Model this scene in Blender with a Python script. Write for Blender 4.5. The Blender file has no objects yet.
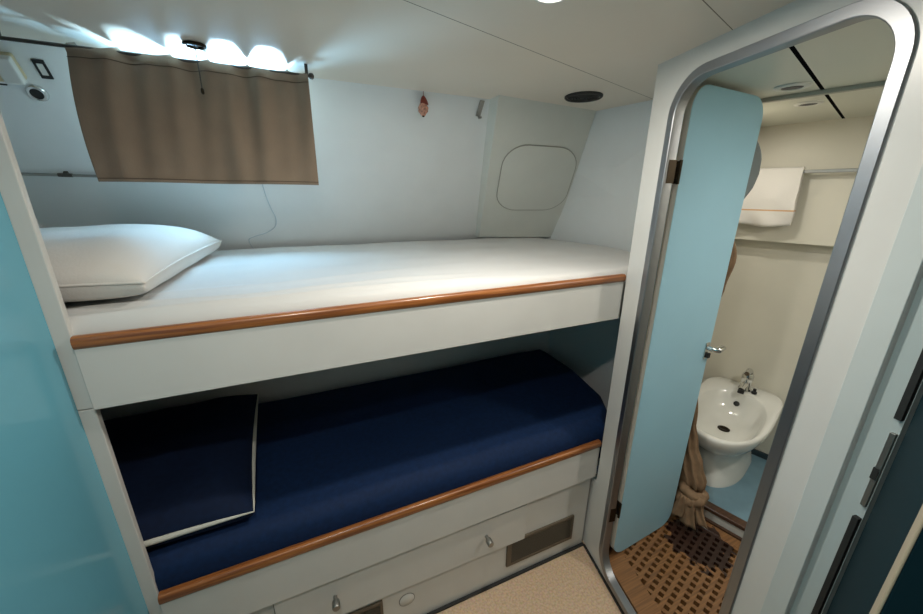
import bpy, bmesh, math, random
from mathutils import Vector, Matrix, noise
random.seed(7)
S = bpy.context.scene
COL = S.collection
PI = math.pi
V = Vector

# ------------------------------------------------------------------ helpers
def box(bm, x0, x1, y0, y1, z0, z1):
    vs = [bm.verts.new(p) for p in ((x0,y0,z0),(x1,y0,z0),(x1,y1,z0),(x0,y1,z0),(x0,y0,z1),(x1,y0,z1),(x1,y1,z1),(x0,y1,z1))]
    for f in ((0,3,2,1),(4,5,6,7),(0,1,5,4),(1,2,6,5),(2,3,7,6),(3,0,4,7)):
        bm.faces.new([vs[i] for i in f])
    return vs

def obox(bm, c, ax, ay, az, hx, hy, hz):
    """oriented box: centre c, unit axes, half sizes"""
    c, ax, ay, az = V(c), V(ax), V(ay), V(az)
    vs = []
    for sz in (-1, 1):
        for sx, sy in ((-1,-1),(1,-1),(1,1),(-1,1)):
            vs.append(bm.verts.new(c + ax*hx*sx + ay*hy*sy + az*hz*sz))
    for f in ((0,3,2,1),(4,5,6,7),(0,1,5,4),(1,2,6,5),(2,3,7,6),(3,0,4,7)):
        bm.faces.new([vs[i] for i in f])

def sheer(vs, k):
    for v in vs: v.co.z += k*(v.co.x+.49)

def prism(bm, pts, z0, z1):
    lo = [bm.verts.new((p[0], p[1], z0)) for p in pts]
    hi = [bm.verts.new((p[0], p[1], z1)) for p in pts]
    n = len(pts)
    bm.faces.new(lo[::-1]); bm.faces.new(hi)
    for i in range(n):
        bm.faces.new((lo[i], lo[(i+1)%n], hi[(i+1)%n], hi[i]))

def slabpoly(bm, pts, off):
    """polygon of 3D points extruded by the vector off"""
    off = V(off)
    a = [bm.verts.new(V(p)) for p in pts]; b = [bm.verts.new(V(p)+off) for p in pts]
    n = len(pts)
    bm.faces.new(a[::-1]); bm.faces.new(b)
    for i in range(n):
        bm.faces.new((a[i], a[(i+1)%n], b[(i+1)%n], b[i]))

def tube(bm, pts, r, n=10, cap=True, closed=False):
    pts = [V(p) for p in pts]
    rs = r if isinstance(r, (list, tuple)) else [r]*len(pts)
    m = len(pts); rings = []
    t0 = (pts[1]-pts[0]).normalized()
    up = V((0,0,1)) if abs(t0.z) < .9 else V((1,0,0))
    nrm = (up - t0*up.dot(t0)).normalized()
    for i, p in enumerate(pts):
        if closed: t = (pts[(i+1)%m]-pts[i-1]).normalized()
        else: t = (pts[min(i+1,m-1)]-pts[max(i-1,0)]).normalized()
        nrm = (nrm - t*nrm.dot(t)).normalized(); b = t.cross(nrm)
        rings.append([bm.verts.new(p + (nrm*math.cos(2*PI*k/n)+b*math.sin(2*PI*k/n))*rs[i]) for k in range(n)])
    rng = range(m) if closed else range(m-1)
    for i in rng:
        A, B = rings[i], rings[(i+1)%m]
        for k in range(n):
            bm.faces.new((A[k], A[(k+1)%n], B[(k+1)%n], B[k]))
    if cap and not closed:
        bm.faces.new(rings[0][::-1]); bm.faces.new(rings[-1])

def lathe(bm, prof, c, axis=(0,0,1), n=32, cap=True):
    """prof: list of (radius, height along axis)"""
    c = V(c); ax = V(axis).normalized()
    e1 = ax.orthogonal().normalized(); e2 = ax.cross(e1)
    rings = []
    for r, h in prof:
        if r < 1e-6: rings.append([bm.verts.new(c+ax*h)])
        else: rings.append([bm.verts.new(c+ax*h+(e1*math.cos(2*PI*k/n)+e2*math.sin(2*PI*k/n))*r) for k in range(n)])
    for A, B in zip(rings, rings[1:]):
        for k in range(n):
            a = [A[k%len(A)], A[(k+1)%len(A)], B[(k+1)%len(B)], B[k%len(B)]]
            u = []
            for v in a:
                if v not in u: u.append(v)
            if len(u) > 2: bm.faces.new(u)
    if cap:
        if len(rings[0]) > 2: bm.faces.new(rings[0][::-1])
        if len(rings[-1]) > 2: bm.faces.new(rings[-1])

def loft(bm, rings, cap0=True, cap1=True):
    R = [[bm.verts.new(p) for p in r] for r in rings]
    n = len(R[0])
    for A, B in zip(R, R[1:]):
        for k in range(n):
            bm.faces.new((A[k], A[(k+1)%n], B[(k+1)%n], B[k]))
    if cap0: bm.faces.new(R[0][::-1])
    if cap1: bm.faces.new(R[-1])

def grid(bm, nx, ny, fn):
    vs = [[bm.verts.new(fn(i/(nx-1), j/(ny-1))) for i in range(nx)] for j in range(ny)]
    for j in range(ny-1):
        for i in range(nx-1):
            bm.faces.new((vs[j][i], vs[j][i+1], vs[j+1][i+1], vs[j+1][i]))
    return vs

def rr(x0, x1, y0, y1, r, n=8):
    """rounded rectangle, counter-clockwise"""
    out = []
    for cx, cy, a in ((x1-r,y0+r,-PI/2),(x1-r,y1-r,0),(x0+r,y1-r,PI/2),(x0+r,y0+r,PI)):
        for k in range(n+1):
            t = a + PI/2*k/n
            out.append((cx+r*math.cos(t), cy+r*math.sin(t)))
    return out

def wire_loop(bm, pts):
    vs = [bm.verts.new(p) for p in pts]
    return [bm.edges.new((vs[i], vs[(i+1)%len(vs)])) for i in range(len(vs))]

def plate(bm, outer, holes, off):
    es = wire_loop(bm, outer)
    for h in holes: es += wire_loop(bm, h)
    g = bmesh.ops.triangle_fill(bm, edges=es, use_beauty=True)
    fs = [f for f in g['geom'] if isinstance(f, bmesh.types.BMFace)]
    e = bmesh.ops.extrude_face_region(bm, geom=fs)
    bmesh.ops.translate(bm, verts=[v for v in e['geom'] if isinstance(v, bmesh.types.BMVert)], vec=V(off))

def link(name, bm, mat, parent=None, smooth=None, bevel=0.0, seg=2):
    bmesh.ops.remove_doubles(bm, verts=bm.verts, dist=1e-6)
    bmesh.ops.recalc_face_normals(bm, faces=bm.faces)
    me = bpy.data.meshes.new(name); bm.to_mesh(me); bm.free()
    o = bpy.data.objects.new(name, me); COL.objects.link(o)
    if mat: me.materials.append(mat)
    if smooth is not None:
        for p in me.polygons: p.use_smooth = True
        if smooth < 179:
            try: me.set_sharp_from_angle(angle=math.radians(smooth))
            except Exception: pass
    if bevel:
        m = o.modifiers.new('bevel', 'BEVEL'); m.width = bevel; m.segments = seg; m.limit_method = 'ANGLE'; m.angle_limit = math.radians(40)
    if parent: adopt(o, parent)
    return o

def adopt(o, parent):
    o.parent = parent
    W = Matrix.Identity(4); p = parent
    while p:
        W = p.matrix_basis @ W if p.parent is None else (p.matrix_parent_inverse @ p.matrix_basis) and W
        p = p.parent
    root = parent
    while root.parent: root = root.parent
    if parent.type == 'EMPTY' and parent.parent is None:
        o.matrix_parent_inverse = Matrix.Translation(-parent.location)

def thing(name, label, cat, loc, group=None):
    o = bpy.data.objects.new(name, None); COL.objects.link(o)
    o.location = loc; o.empty_display_size = .05
    return tag(o, label, cat, group)

def tag(o, label=None, cat=None, group=None, kind=None):
    if label: o['label'] = label
    if cat: o['category'] = cat
    if group: o['group'] = group
    if kind: o['kind'] = kind
    return o

def struct(name, bm, mat, label=None, cat=None, **k):
    return tag(link(name, bm, mat, **k), label, cat, kind='structure')

def BM(): return bmesh.new()

def interp(tab, v):
    if v <= tab[0][0]: return tab[0][1]
    for (a, x), (b, y) in zip(tab, tab[1:]):
        if v <= b:
            t = (v-a)/(b-a); return x+(y-x)*t
    return tab[-1][1]

# ------------------------------------------------------------------ materials
def mat(name, col, rough=.5, metal=0, coat=0, bump=0, bscale=50, var=0, vscale=8, spec=.5, sheen=0, detail=4):
    m = bpy.data.materials.new(name); m.use_nodes = True
    nt = m.node_tree; b = nt.nodes['Principled BSDF']
    b.inputs['Base Color'].default_value = (*col, 1)
    b.inputs['Roughness'].default_value = rough
    b.inputs['Metallic'].default_value = metal
    b.inputs['Coat Weight'].default_value = coat
    b.inputs['Specular IOR Level'].default_value = spec
    if sheen: b.inputs['Sheen Weight'].default_value = sheen
    tc = nt.nodes.new('ShaderNodeTexCoord')
    if var:
        n = nt.nodes.new('ShaderNodeTexNoise'); n.inputs['Scale'].default_value = vscale; n.inputs['Detail'].default_value = detail
        nt.links.new(tc.outputs['Object'], n.inputs['Vector'])
        r = nt.nodes.new('ShaderNodeValToRGB')
        r.color_ramp.elements[0].position = .3; r.color_ramp.elements[1].position = .7
        r.color_ramp.elements[0].color = (*[c*(1-var) for c in col], 1)
        r.color_ramp.elements[1].color = (*[min(1, c*(1+var)) for c in col], 1)
        nt.links.new(n.outputs['Fac'], r.inputs['Fac']); nt.links.new(r.outputs['Color'], b.inputs['Base Color'])
    if bump:
        n = nt.nodes.new('ShaderNodeTexNoise'); n.inputs['Scale'].default_value = bscale; n.inputs['Detail'].default_value = 3
        nt.links.new(tc.outputs['Object'], n.inputs['Vector'])
        bp = nt.nodes.new('ShaderNodeBump'); bp.inputs['Strength'].default_value = bump; bp.inputs['Distance'].default_value = .002
        nt.links.new(n.outputs['Fac'], bp.inputs['Height']); nt.links.new(bp.outputs['Normal'], b.inputs['Normal'])
    return m

def emit(name, col, strength):
    m = bpy.data.materials.new(name); m.use_nodes = True
    b = m.node_tree.nodes['Principled BSDF']
    b.inputs['Base Color'].default_value = (.8,.8,.8,1)
    b.inputs['Emission Color'].default_value = (*col, 1); b.inputs['Emission Strength'].default_value = strength
    return m

M = {}
M['white'] = mat('white_laminate', (.62,.62,.59), .32, bump=.04, bscale=30, var=.02)
M['hull_white'] = mat('white_hull_lining', (.76,.79,.79), .42, bump=.05, bscale=60, var=.015)
M['casing_white'] = mat('casing_paint', (.68,.70,.65), .45, bump=.06, bscale=80, var=.02)
M['panel_grey'] = mat('grey_laminate', (.52,.57,.56), .35, var=.02)
M['jamb'] = mat('jamb_paint', (.40,.47,.47), .4)
M['rubber'] = mat('black_rubber', (.012,.014,.014), .6)
M['gap'] = mat('dark_gap', (.16,.16,.145), .8)
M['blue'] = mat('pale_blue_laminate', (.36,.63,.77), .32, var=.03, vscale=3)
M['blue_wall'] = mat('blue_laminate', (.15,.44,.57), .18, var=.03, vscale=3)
M['navy'] = mat('navy_laminate', (.004,.020,.028), .6, spec=.08)
M['beige_edge'] = mat('beige_edging', (.42,.36,.26), .5)
M['door_white'] = mat('door_edge_white', (.84,.80,.71), .5)
M['steel'] = mat('brushed_steel', (.33,.34,.35), .43, metal=1, bump=.03, bscale=200)
M['chrome'] = mat('chrome', (.75,.75,.74), .12, metal=1)
M['grey_metal'] = mat('grey_metal', (.35,.35,.33), .4, metal=1)
M['dark_metal'] = mat('dark_metal', (.10,.09,.08), .4, metal=.9)
M['bronze'] = mat('bronze_hinge', (.035,.026,.016), .4, metal=.9)
M['sheet'] = mat('white_sheet', (.60,.60,.585), .85, bump=.12, bscale=25, sheen=.1)
M['pillow'] = mat('white_pillow_cotton', (.68,.65,.605), .85, bump=.3, bscale=160)
M['navy_sheet'] = mat('navy_sheet', (.003,.017,.062), .75, bump=.3, bscale=70, var=.18, vscale=60, spec=.25)
M['navy_pillow'] = mat('navy_pillowcase', (.003,.010,.034), .8, bump=.25, bscale=60, var=.15, vscale=50, spec=.2)
M['piping'] = mat('white_piping', (.55,.56,.50), .8)
M['porcelain'] = mat('porcelain', (.74,.74,.69), .08, coat=.4)
M['bath_wall'] = mat('cream_bath_panel', (.68,.65,.55), .42, var=.03, vscale=4)
M['bath_floor'] = mat('blue_bath_floor', (.17,.29,.36), .35, bump=.1, bscale=90, var=.08, vscale=12)
M['plastic_beige'] = mat('aged_plastic', (.62,.52,.32), .45)
M['plastic_white'] = mat('white_plastic', (.70,.70,.66), .4)
M['black'] = mat('black_plastic', (.012,.012,.012), .5)
M['cable'] = mat('white_cable', (.55,.62,.66), .5)
M['tan'] = mat('tan_curtain_cloth', (.235,.15,.085), .9, bump=.3, bscale=120, var=.15, vscale=30)
M['grey_cloth'] = mat('grey_cloth', (.20,.23,.24), .9, bump=.3, bscale=120)
M['red'] = mat('dark_red_glaze', (.22,.035,.02), .5, var=.3, vscale=90)
M['pink'] = mat('pale_shell_pink', (.55,.27,.19), .5, var=.5, vscale=120)

def wood(name, c1, c2, rough, direction='X'):
    m = bpy.data.materials.new(name); m.use_nodes = True; nt = m.node_tree; b = nt.nodes['Principled BSDF']
    tc = nt.nodes.new('ShaderNodeTexCoord'); mp = nt.nodes.new('ShaderNodeMapping')
    mp.inputs['Scale'].default_value = (1.2, 40, 40)
    if direction != 'X': mp.inputs['Rotation'].default_value = (0, 0, direction)
    n = nt.nodes.new('ShaderNodeTexNoise'); n.inputs['Scale'].default_value = 4; n.inputs['Detail'].default_value = 6
    r = nt.nodes.new('ShaderNodeValToRGB'); r.color_ramp.elements[0].position = .32; r.color_ramp.elements[1].position = .7
    r.color_ramp.elements[0].color = (*c1, 1); r.color_ramp.elements[1].color = (*c2, 1)
    L = nt.links
    L.new(tc.outputs['Object'], mp.inputs['Vector']); L.new(mp.outputs['Vector'], n.inputs['Vector'])
    L.new(n.outputs['Fac'], r.inputs['Fac']); L.new(r.outputs['Color'], b.inputs['Base Color'])
    b.inputs['Roughness'].default_value = rough; b.inputs['Coat Weight'].default_value = .4; b.inputs['Coat Roughness'].default_value = .2
    return m
M['rail'] = wood('varnished_mahogany', (.16,.047,.012), (.38,.140,.034), .35)
M['trimwood'] = wood('dark_trim_wood', (.045,.018,.008), (.10,.045,.02), .5)

def teak():
    m = wood('teak_grating_wood', (.15,.066,.022), (.29,.138,.047), .5, -math.radians(17.1)); nt = m.node_tree; L = nt.links
    b = nt.nodes['Principled BSDF']; src = b.inputs['Base Color'].links[0].from_socket
    tc = nt.nodes.new('ShaderNodeTexCoord')
    # wet patch with an outline of its own
    n = nt.nodes.new('ShaderNodeTexNoise'); n.inputs['Scale'].default_value = 22; n.inputs['Detail'].default_value = 3
    L.new(tc.outputs['Object'], n.inputs['Vector'])
    d = nt.nodes.new('ShaderNodeVectorMath'); d.operation = 'DISTANCE'
    mp = nt.nodes.new('ShaderNodeMapping'); mp.vector_type = 'POINT'
    mp.inputs['Scale'].default_value = (1, 1, 0)
    L.new(tc.outputs['Object'], mp.inputs['Vector']); L.new(mp.outputs['Vector'], d.inputs[0])
    d.inputs[1].default_value = (1.650, .785, 0)
    a = nt.nodes.new('ShaderNodeMath'); a.operation = 'MULTIPLY_ADD'; a.inputs[1].default_value = .24
    L.new(n.outputs['Fac'], a.inputs[0]); L.new(d.outputs['Value'], a.inputs[2])
    lt = nt.nodes.new('ShaderNodeMath'); lt.operation = 'LESS_THAN'; lt.inputs[1].default_value = .262
    L.new(a.outputs[0], lt.inputs[0])
    mx = nt.nodes.new('ShaderNodeMix'); mx.data_type = 'RGBA'
    L.new(lt.outputs[0], mx.inputs['Factor']); L.new(src, mx.inputs['A']); mx.inputs['B'].default_value = (.030,.012,.007,1)
    L.new(mx.outputs['Result'], b.inputs['Base Color'])
    rg = nt.nodes.new('ShaderNodeMath'); rg.operation = 'MULTIPLY_ADD'; rg.inputs[1].default_value = -.15; rg.inputs[2].default_value = .55
    L.new(lt.outputs[0], rg.inputs[0]); L.new(rg.outputs[0], b.inputs['Roughness'])
    return m
M['teak'] = teak()

def panelled(name, col, rough, lines, width, dark, var=.02):
    """laminate with thin joints along the ship's axis; lines are offsets across it"""
    m = mat(name, col, rough, bump=.05, bscale=90, var=var, vscale=3)
    nt = m.node_tree; L = nt.links; b = nt.nodes['Principled BSDF']; src = b.inputs['Base Color'].links[0].from_socket
    tc = nt.nodes.new('ShaderNodeTexCoord'); dp = nt.nodes.new('ShaderNodeVectorMath'); dp.operation = 'DOT_PRODUCT'
    dp.inputs[1].default_value = (-math.sin(math.radians(17.1)), math.cos(math.radians(17.1)), 0)
    L.new(tc.outputs['Object'], dp.inputs[0])
    acc = None
    for q in lines:
        s = nt.nodes.new('ShaderNodeMath'); s.operation = 'COMPARE'; s.inputs[1].default_value = q; s.inputs[2].default_value = width/2
        L.new(dp.outputs['Value'], s.inputs[0])
        if acc is None: acc = s.outputs[0]
        else:
            mx = nt.nodes.new('ShaderNodeMath'); mx.operation = 'MAXIMUM'; L.new(acc, mx.inputs[0]); L.new(s.outputs[0], mx.inputs[1]); acc = mx.outputs[0]
    mix = nt.nodes.new('ShaderNodeMix'); mix.data_type = 'RGBA'
    L.new(acc, mix.inputs['Factor']); L.new(src, mix.inputs['A']); mix.inputs['B'].default_value = (*dark, 1)
    L.new(mix.outputs['Result'], b.inputs['Base Color'])
    sp = nt.nodes.new('ShaderNodeMath'); sp.operation = 'MULTIPLY_ADD'; sp.inputs[1].default_value = -.5; sp.inputs[2].default_value = .5
    L.new(acc, sp.inputs[0]); L.new(sp.outputs[0], b.inputs['Specular IOR Level'])
    return m
M['ceiling'] = panelled('cream_ceiling_panels', (.76,.70,.60), .42, (.822,.384,-.054), .0026, (.22,.195,.155))
M['bath_ceiling'] = panelled('cream_bath_ceiling', (.66,.67,.58), .38, (.264,), .011, (.008,.008,.008))

def floor_mat():
    m = bpy.data.materials.new('speckled_beige_vinyl'); m.use_nodes = True; nt = m.node_tree; L = nt.links; b = nt.nodes['Principled BSDF']
    tc = nt.nodes.new('ShaderNodeTexCoord')
    v = nt.nodes.new('ShaderNodeTexVoronoi'); v.inputs['Scale'].default_value = 160
    n = nt.nodes.new('ShaderNodeTexNoise'); n.inputs['Scale'].default_value = 110; n.inputs['Detail'].default_value = 4
    L.new(tc.outputs['Object'], v.inputs['Vector']); L.new(tc.outputs['Object'], n.inputs['Vector'])
    r = nt.nodes.new('ShaderNodeValToRGB'); e = r.color_ramp.elements
    e[0].position = .3; e[0].color = (.46,.32,.20,1); e[1].position = .62; e[1].color = (.62,.45,.30,1)
    L.new(n.outputs['Fac'], r.inputs['Fac'])
    mx = nt.nodes.new('ShaderNodeMix'); mx.data_type = 'RGBA'; mx.inputs['Factor'].default_value = .06
    L.new(r.outputs['Color'], mx.inputs['A']); L.new(v.outputs['Color'], mx.inputs['B']); L.new(mx.outputs['Result'], b.inputs['Base Color'])
    b.inputs['Roughness'].default_value = .45
    return m
M['floor'] = floor_mat()

def curtain_mat():
    m = mat('taupe_curtain_cloth', (.285,.215,.155), .92, bump=.25, bscale=220, var=.06, vscale=14, sheen=.1)
    nt = m.node_tree; b = nt.nodes['Principled BSDF']; out = nt.nodes['Material Output']
    t = nt.nodes.new('ShaderNodeBsdfTranslucent'); t.inputs['Color'].default_value = (.24,.16,.12,1)
    mx = nt.nodes.new('ShaderNodeMixShader'); mx.inputs[0].default_value = .10
    nt.links.new(b.outputs[0], mx.inputs[1]); nt.links.new(t.outputs[0], mx.inputs[2]); nt.links.new(mx.outputs[0], out.inputs['Surface'])
    return m
M['curtain'] = curtain_mat()

def towel_mat():
    m = mat('white_terry', (.76,.73,.68), .95, bump=.6, bscale=230, sheen=.3)
    nt = m.node_tree; L = nt.links; b = nt.nodes['Principled BSDF']
    tc = nt.nodes.new('ShaderNodeTexCoord'); sp = nt.nodes.new('ShaderNodeSeparateXYZ'); L.new(tc.outputs['Object'], sp.inputs[0])
    c = nt.nodes.new('ShaderNodeMath'); c.operation = 'COMPARE'; c.inputs[1].default_value = 1.6215; c.inputs[2].default_value = .0035
    L.new(sp.outputs['Z'], c.inputs[0])
    mx = nt.nodes.new('ShaderNodeMix'); mx.data_type = 'RGBA'; mx.inputs['A'].default_value = (.76,.73,.68,1); mx.inputs['B'].default_value = (.66,.40,.20,1)
    L.new(c.outputs[0], mx.inputs['Factor']); L.new(mx.outputs['Result'], b.inputs['Base Color'])
    return m
M['towel'] = towel_mat()

def glass_mat():
    m = bpy.data.materials.new('window_glass'); m.use_nodes = True; nt = m.node_tree
    for n in list(nt.nodes):
        if n.type == 'BSDF_PRINCIPLED': nt.nodes.remove(n)
    t = nt.nodes.new('ShaderNodeBsdfTransparent'); t.inputs['Color'].default_value = (.9,.95,.97,1)
    g = nt.nodes.new('ShaderNodeBsdfGlossy'); g.inputs['Roughness'].default_value = .02
    mx = nt.nodes.new('ShaderNodeMixShader'); mx.inputs[0].default_value = .06
    nt.links.new(t.outputs[0], mx.inputs[1]); nt.links.new(g.outputs[0], mx.inputs[2]); nt.links.new(mx.outputs[0], nt.nodes['Material Output'].inputs['Surface'])
    return m
M['glass'] = glass_mat()
M['lamp'] = emit('lit_lamp_lens', (1,.96,.90), 14)

# ------------------------------------------------------------------ reference directions
CEIL = 2.10
FC = V((1.143, 1.032, 0)); A = math.radians(78)
DN = V((math.sin(A), -math.cos(A), 0)); DD = V((math.cos(A), math.sin(A), 0))
def W(s, z, t=0.0): return FC + DD*s + DN*t + V((0,0,z))          # on the door bulkhead: s along it, t through it
EP = V((math.cos(math.radians(17.1)), math.sin(math.radians(17.1)), 0)); EQ = V((-EP.y, EP.x, 0))
def B(p, q, z): return EP*p + EQ*q + V((0,0,z))                    # ship's axes: p forward, q to the side
Z = V((0,0,1))

# ------------------------------------------------------------------ setting
bm = BM(); slabpoly(bm, [(-1.0,-1.0,0),tuple(W(-2.1,0,.02)),tuple(W(.06,0,.02)),(-1.0,1.10,0)], (0,0,-.04))
struct('floor', bm, M['floor'], 'speckled beige vinyl floor in front of the bunks', 'floor')
bm = BM(); prism(bm, [(-1.05,-1.05),(1.9,-1.05),(1.9,1.72),(-1.05,1.72)], CEIL, CEIL+.04)
struct('ceiling', bm, M['ceiling'], 'cream panelled cabin ceiling with thin joints', 'ceiling')

# sloping hull side with the window hole; hs(u, f) runs from the ceiling (f = 0) to the bunk (f = 1)
HT, HB = V((0,1.64,2.10)), V((0,2.22,1.38))
def hs(u, f, off=0.0):
    p = HT.lerp(HB, f); nrm = V((0,-.78,-.62)).normalized()
    return V((u, p.y, p.z)) + nrm*off
HN = (HB-HT).cross(V((1,0,0))).normalized()
if HN.y > 0: HN = -HN
def hs(u, f, off=0.0):
    p = HT.lerp(HB, f); return V((u, p.y, p.z)) + HN*off
hole = [hs(u, f) for u, f in rr(-.455, .015, .025, .49, .03, 5)]
bm = BM(); plate(bm, [hs(-1.05,-.02),hs(1.75,-.02),hs(1.75,1.02),hs(-1.05,1.02)], [hole], -HN*.03)
box(bm, -1.05, 1.75, 1.94, 1.97, -.02, 1.20)
box(bm, -1.05, 1.75, 1.94, 2.26, 1.19, 1.20)
struct('wall_back', bm, M['hull_white'], 'white hull side sloping outward above the bunks', 'wall')
wf = BM()
inn = [hs(u, f, .004) for u, f in rr(-.450, .010, .030, .485, .028, 5)]; out = [hs(u, f, .004) for u, f in rr(-.48, .04, .006, .512, .035, 5)]
plate(wf, out, [inn], -HN*.02)
wo = struct('window_1', wf, M['steel'], 'cabin window behind the taupe curtain', 'window')
bm = BM(); slabpoly(bm, [hs(u, f, -.012) for u, f in rr(-.451, .011, .029, .486, .028, 5)], -HN*.004)
link('pane', bm, M['glass'], wo)

# transverse bulkhead at the foot of the bunks
def we(v, z): 
    b = 1.592-.15*(v-1.6); t = 1.455-.21*(v-1.6)
    k = max(0, (z-1.40)/.70); return V((b+(t-b)*k, v, z))
bm = BM()
slabpoly(bm, [we(1.0,1.4),we(2.3,1.4),we(2.3,CEIL+.01),we(1.0,CEIL+.01)], (.03,.006,0))
slabpoly(bm, [we(1.0,0),we(2.3,0),we(2.3,1.4),we(1.0,1.4)], (.03,.006,0))
struct('wall_end', bm, M['hull_white'], 'white bulkhead closing the foot end of the bunks', 'wall')
bm = BM(); box(bm, -1.0, -.97, 1.05, 2.3, 0, CEIL)
struct('wall_head', bm, M['hull_white'], 'white bulkhead at the pillow end of the bunks', 'wall')
# casing on the hull side, near the foot end
CA, CB, CC, CDD = V((.852,1.556,2.10)), V((1.448,1.612,2.10)), V((1.559,1.996,1.420)), V((1.068,2.151,1.420))
def cas(a, b): return (CA.lerp(CB, a)).lerp(CDD.lerp(CC, a), b)
ca = thing('hull_casing', 'white boxed casing with a rounded inspection panel, on the hull side near the foot end', 'casing', (1.3,2.0,1.41))
bm = BM()
sideT, sideB = hs(.845,0,-.02), hs(1.042,.946,-.02)
rows = 7; L0 = []
for j in range(rows):
    b = j/(rows-1); row = [sideT.lerp(sideB, b)] + [cas(i/6, b) for i in range(7)]
    L0.append([bm.verts.new(p) for p in row])
for j in range(rows-1):
    for i in range(7): bm.faces.new((L0[j][i], L0[j][i+1], L0[j+1][i+1], L0[j+1][i]))
link('casing_body', bm, M['casing_white'], ca, smooth=25)
fn = (CB-CA).cross(CDD-CA).normalized()
if fn.y > 0: fn = -fn
ol = [cas(a, b) for a, b in rr(.135,.955,.25,.725,.15,8)]
def squash(pts): return pts
pl = []
for a, b in rr(0,1,0,1,.30,8):
    aa = .125 + .84*a - (.02*b if a < .5 else -.02*b)*0
    pl.append(cas(aa, .245+.485*b))
bm = BM(); 
cen = cas(.545,.49)
va = [bm.verts.new(p+fn*.001) for p in pl]; vb = [bm.verts.new(p+fn*.006) for p in pl]; vc = [bm.verts.new(p.lerp(cen,.012)+fn*.0065) for p in pl]; vm = bm.verts.new(cen+fn*.0065)
n = len(pl)
for i in range(n):
    j = (i+1)%n
    bm.faces.new((va[i],va[j],vb[j],vb[i])); bm.faces.new((vb[i],vb[j],vc[j],vc[i])); bm.faces.new((vc[i],vc[j],vm))
ap = link('access_panel', bm, M['casing_white'], ca, smooth=40)
bm = BM(); tube(bm, [p+fn*.0045 for p in pl], .0028, 6, closed=True)
link('panel_gasket', bm, mat('grey_gasket', (.34,.34,.30), .7), ca, smooth=60)

# partition behind the bath door (bunk side / bath side)
q0 = EQ.dot(W(-.033,0,.0))
bm = BM()
p0 = EP.dot(W(-.033,0,0))+.006
slabpoly(bm, [B(p0,q0-.02,0),B(2.75,q0-.02,0),B(2.75,q0-.02,CEIL),B(p0,q0-.02,CEIL)], EQ*.015)
struct('wall_partition', bm, M['bath_wall'], 'cream partition between the washroom and the bunk ends', 'wall')

# door bulkhead with its rounded opening
bm = BM()
hole = [W(s, z) for s, z in rr(-.690,-.130,.022,2.040,.115,10)]
plate(bm, [W(-.802,-.03),W(-.033,-.03),W(-.033,CEIL),W(-.802,CEIL)], [hole], DN*.026)
struct('wall_right', bm, M['white'], 'white bulkhead around the washroom doorway', 'wall')
bm = BM(); slabpoly(bm, [W(-.034,0,.004),W(.03,0,.004),W(.03,.405,.004),W(-.034,.405,.004)], DN*.03)
struct('trim_2', bm, M['white'], 'white filler strip below the bunk rail at the doorway', 'trim')
bm = BM(); slabpoly(bm, [W(-.802,0,-.004),W(-.757,0,-.004),W(-.757,CEIL,-.004),W(-.802,CEIL,-.004)], DN*.004)
struct('trim_3', bm, M['panel_grey'], 'pale grey cover strip right of the washroom doorway', 'trim', bevel=.0015)
bm = BM(); slabpoly(bm, [W(-.852,0,.010),W(-.8025,0,.010),W(-.8025,CEIL,.010),W(-.852,CEIL,.010)], DN*.04)
j = struct('trim_4', bm, M['jamb'], 'grey-blue door jamb at the right edge', 'trim')
bm = BM(); slabpoly(bm, [W(-.851,0,.0),W(-.841,0,.0),W(-.841,1.07,.0),W(-.851,1.07,.0)], DN*.012)
slabpoly(bm, [W(-.851,1.30,.0),W(-.841,1.30,.0),W(-.841,CEIL,.0),W(-.851,CEIL,.0)], DN*.012)
link('seal', bm, M['rubber'], j)
bm = BM(); slabpoly(bm, [W(-.851,1.10,.004),W(-.842,1.10,.004),W(-.842,1.27,.004),W(-.851,1.27,.004)], DN*.007)
box2 = link('strike_plate', bm, M['grey_metal'], j, bevel=.001)
bm = BM(); slabpoly(bm, [W(-.850,1.165,.002),W(-.841,1.165,.002),W(-.841,1.19,.002),W(-.850,1.19,.002)], DN*.004)
link('latch_slot', bm, M['rubber'], j)
bm = BM(); slabpoly(bm, [W(-2.1,0,.03),W(-.852,0,.03),W(-.852,CEIL,.03),W(-2.1,CEIL,.03)], DN*.03)
struct('wall_front', bm, M['navy'], 'dark navy panel standing in for the unlit corridor beyond the entry door', 'wall')  # corridor darkness put in as a navy-coloured panel
bm = BM(); box(bm, -1.02, 1.2, -1.05, -1.0, 0, CEIL)
struct('wall_rear', bm, M['white'], 'white wall behind the photographer', 'wall')
# entry door leaf, just entering the frame
d0 = V((.957,.188,0)); d1 = V((.60,.080,0)); dl = (d1-d0).normalized(); dn = V((-dl.y, dl.x, 0))
if dn.y < 0: dn = -dn
bm = BM(); obox(bm, (d0+d1)/2+Z*1.02-dn*.016, dl, dn, Z, (d1-d0).length/2, .015, 1.0)
e = struct('door_2', bm, M['navy'], 'dark navy entry door leaf at the lower right corner', 'door', bevel=.002)
bm = BM(); obox(bm, d1-dl*.014+Z*1.02+dn*.0005, dl, dn, Z, .014, .0016, 1.0)
link('door_edge', bm, M['beige_edge'], e, bevel=.002)
# blue side wall on the left and its white corner post
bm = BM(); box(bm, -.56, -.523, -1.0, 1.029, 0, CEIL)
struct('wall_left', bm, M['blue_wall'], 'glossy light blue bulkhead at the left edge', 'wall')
bm = BM(); box(bm, -.524, -.492, 1.028, 1.045, 0, 1.198); box(bm, -.524, -.492, 1.028, 1.045, 1.20, CEIL)
struct('trim_1', bm, M['white'], 'white corner post between the blue bulkhead and the bunks', 'trim', bevel=.002)
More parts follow.
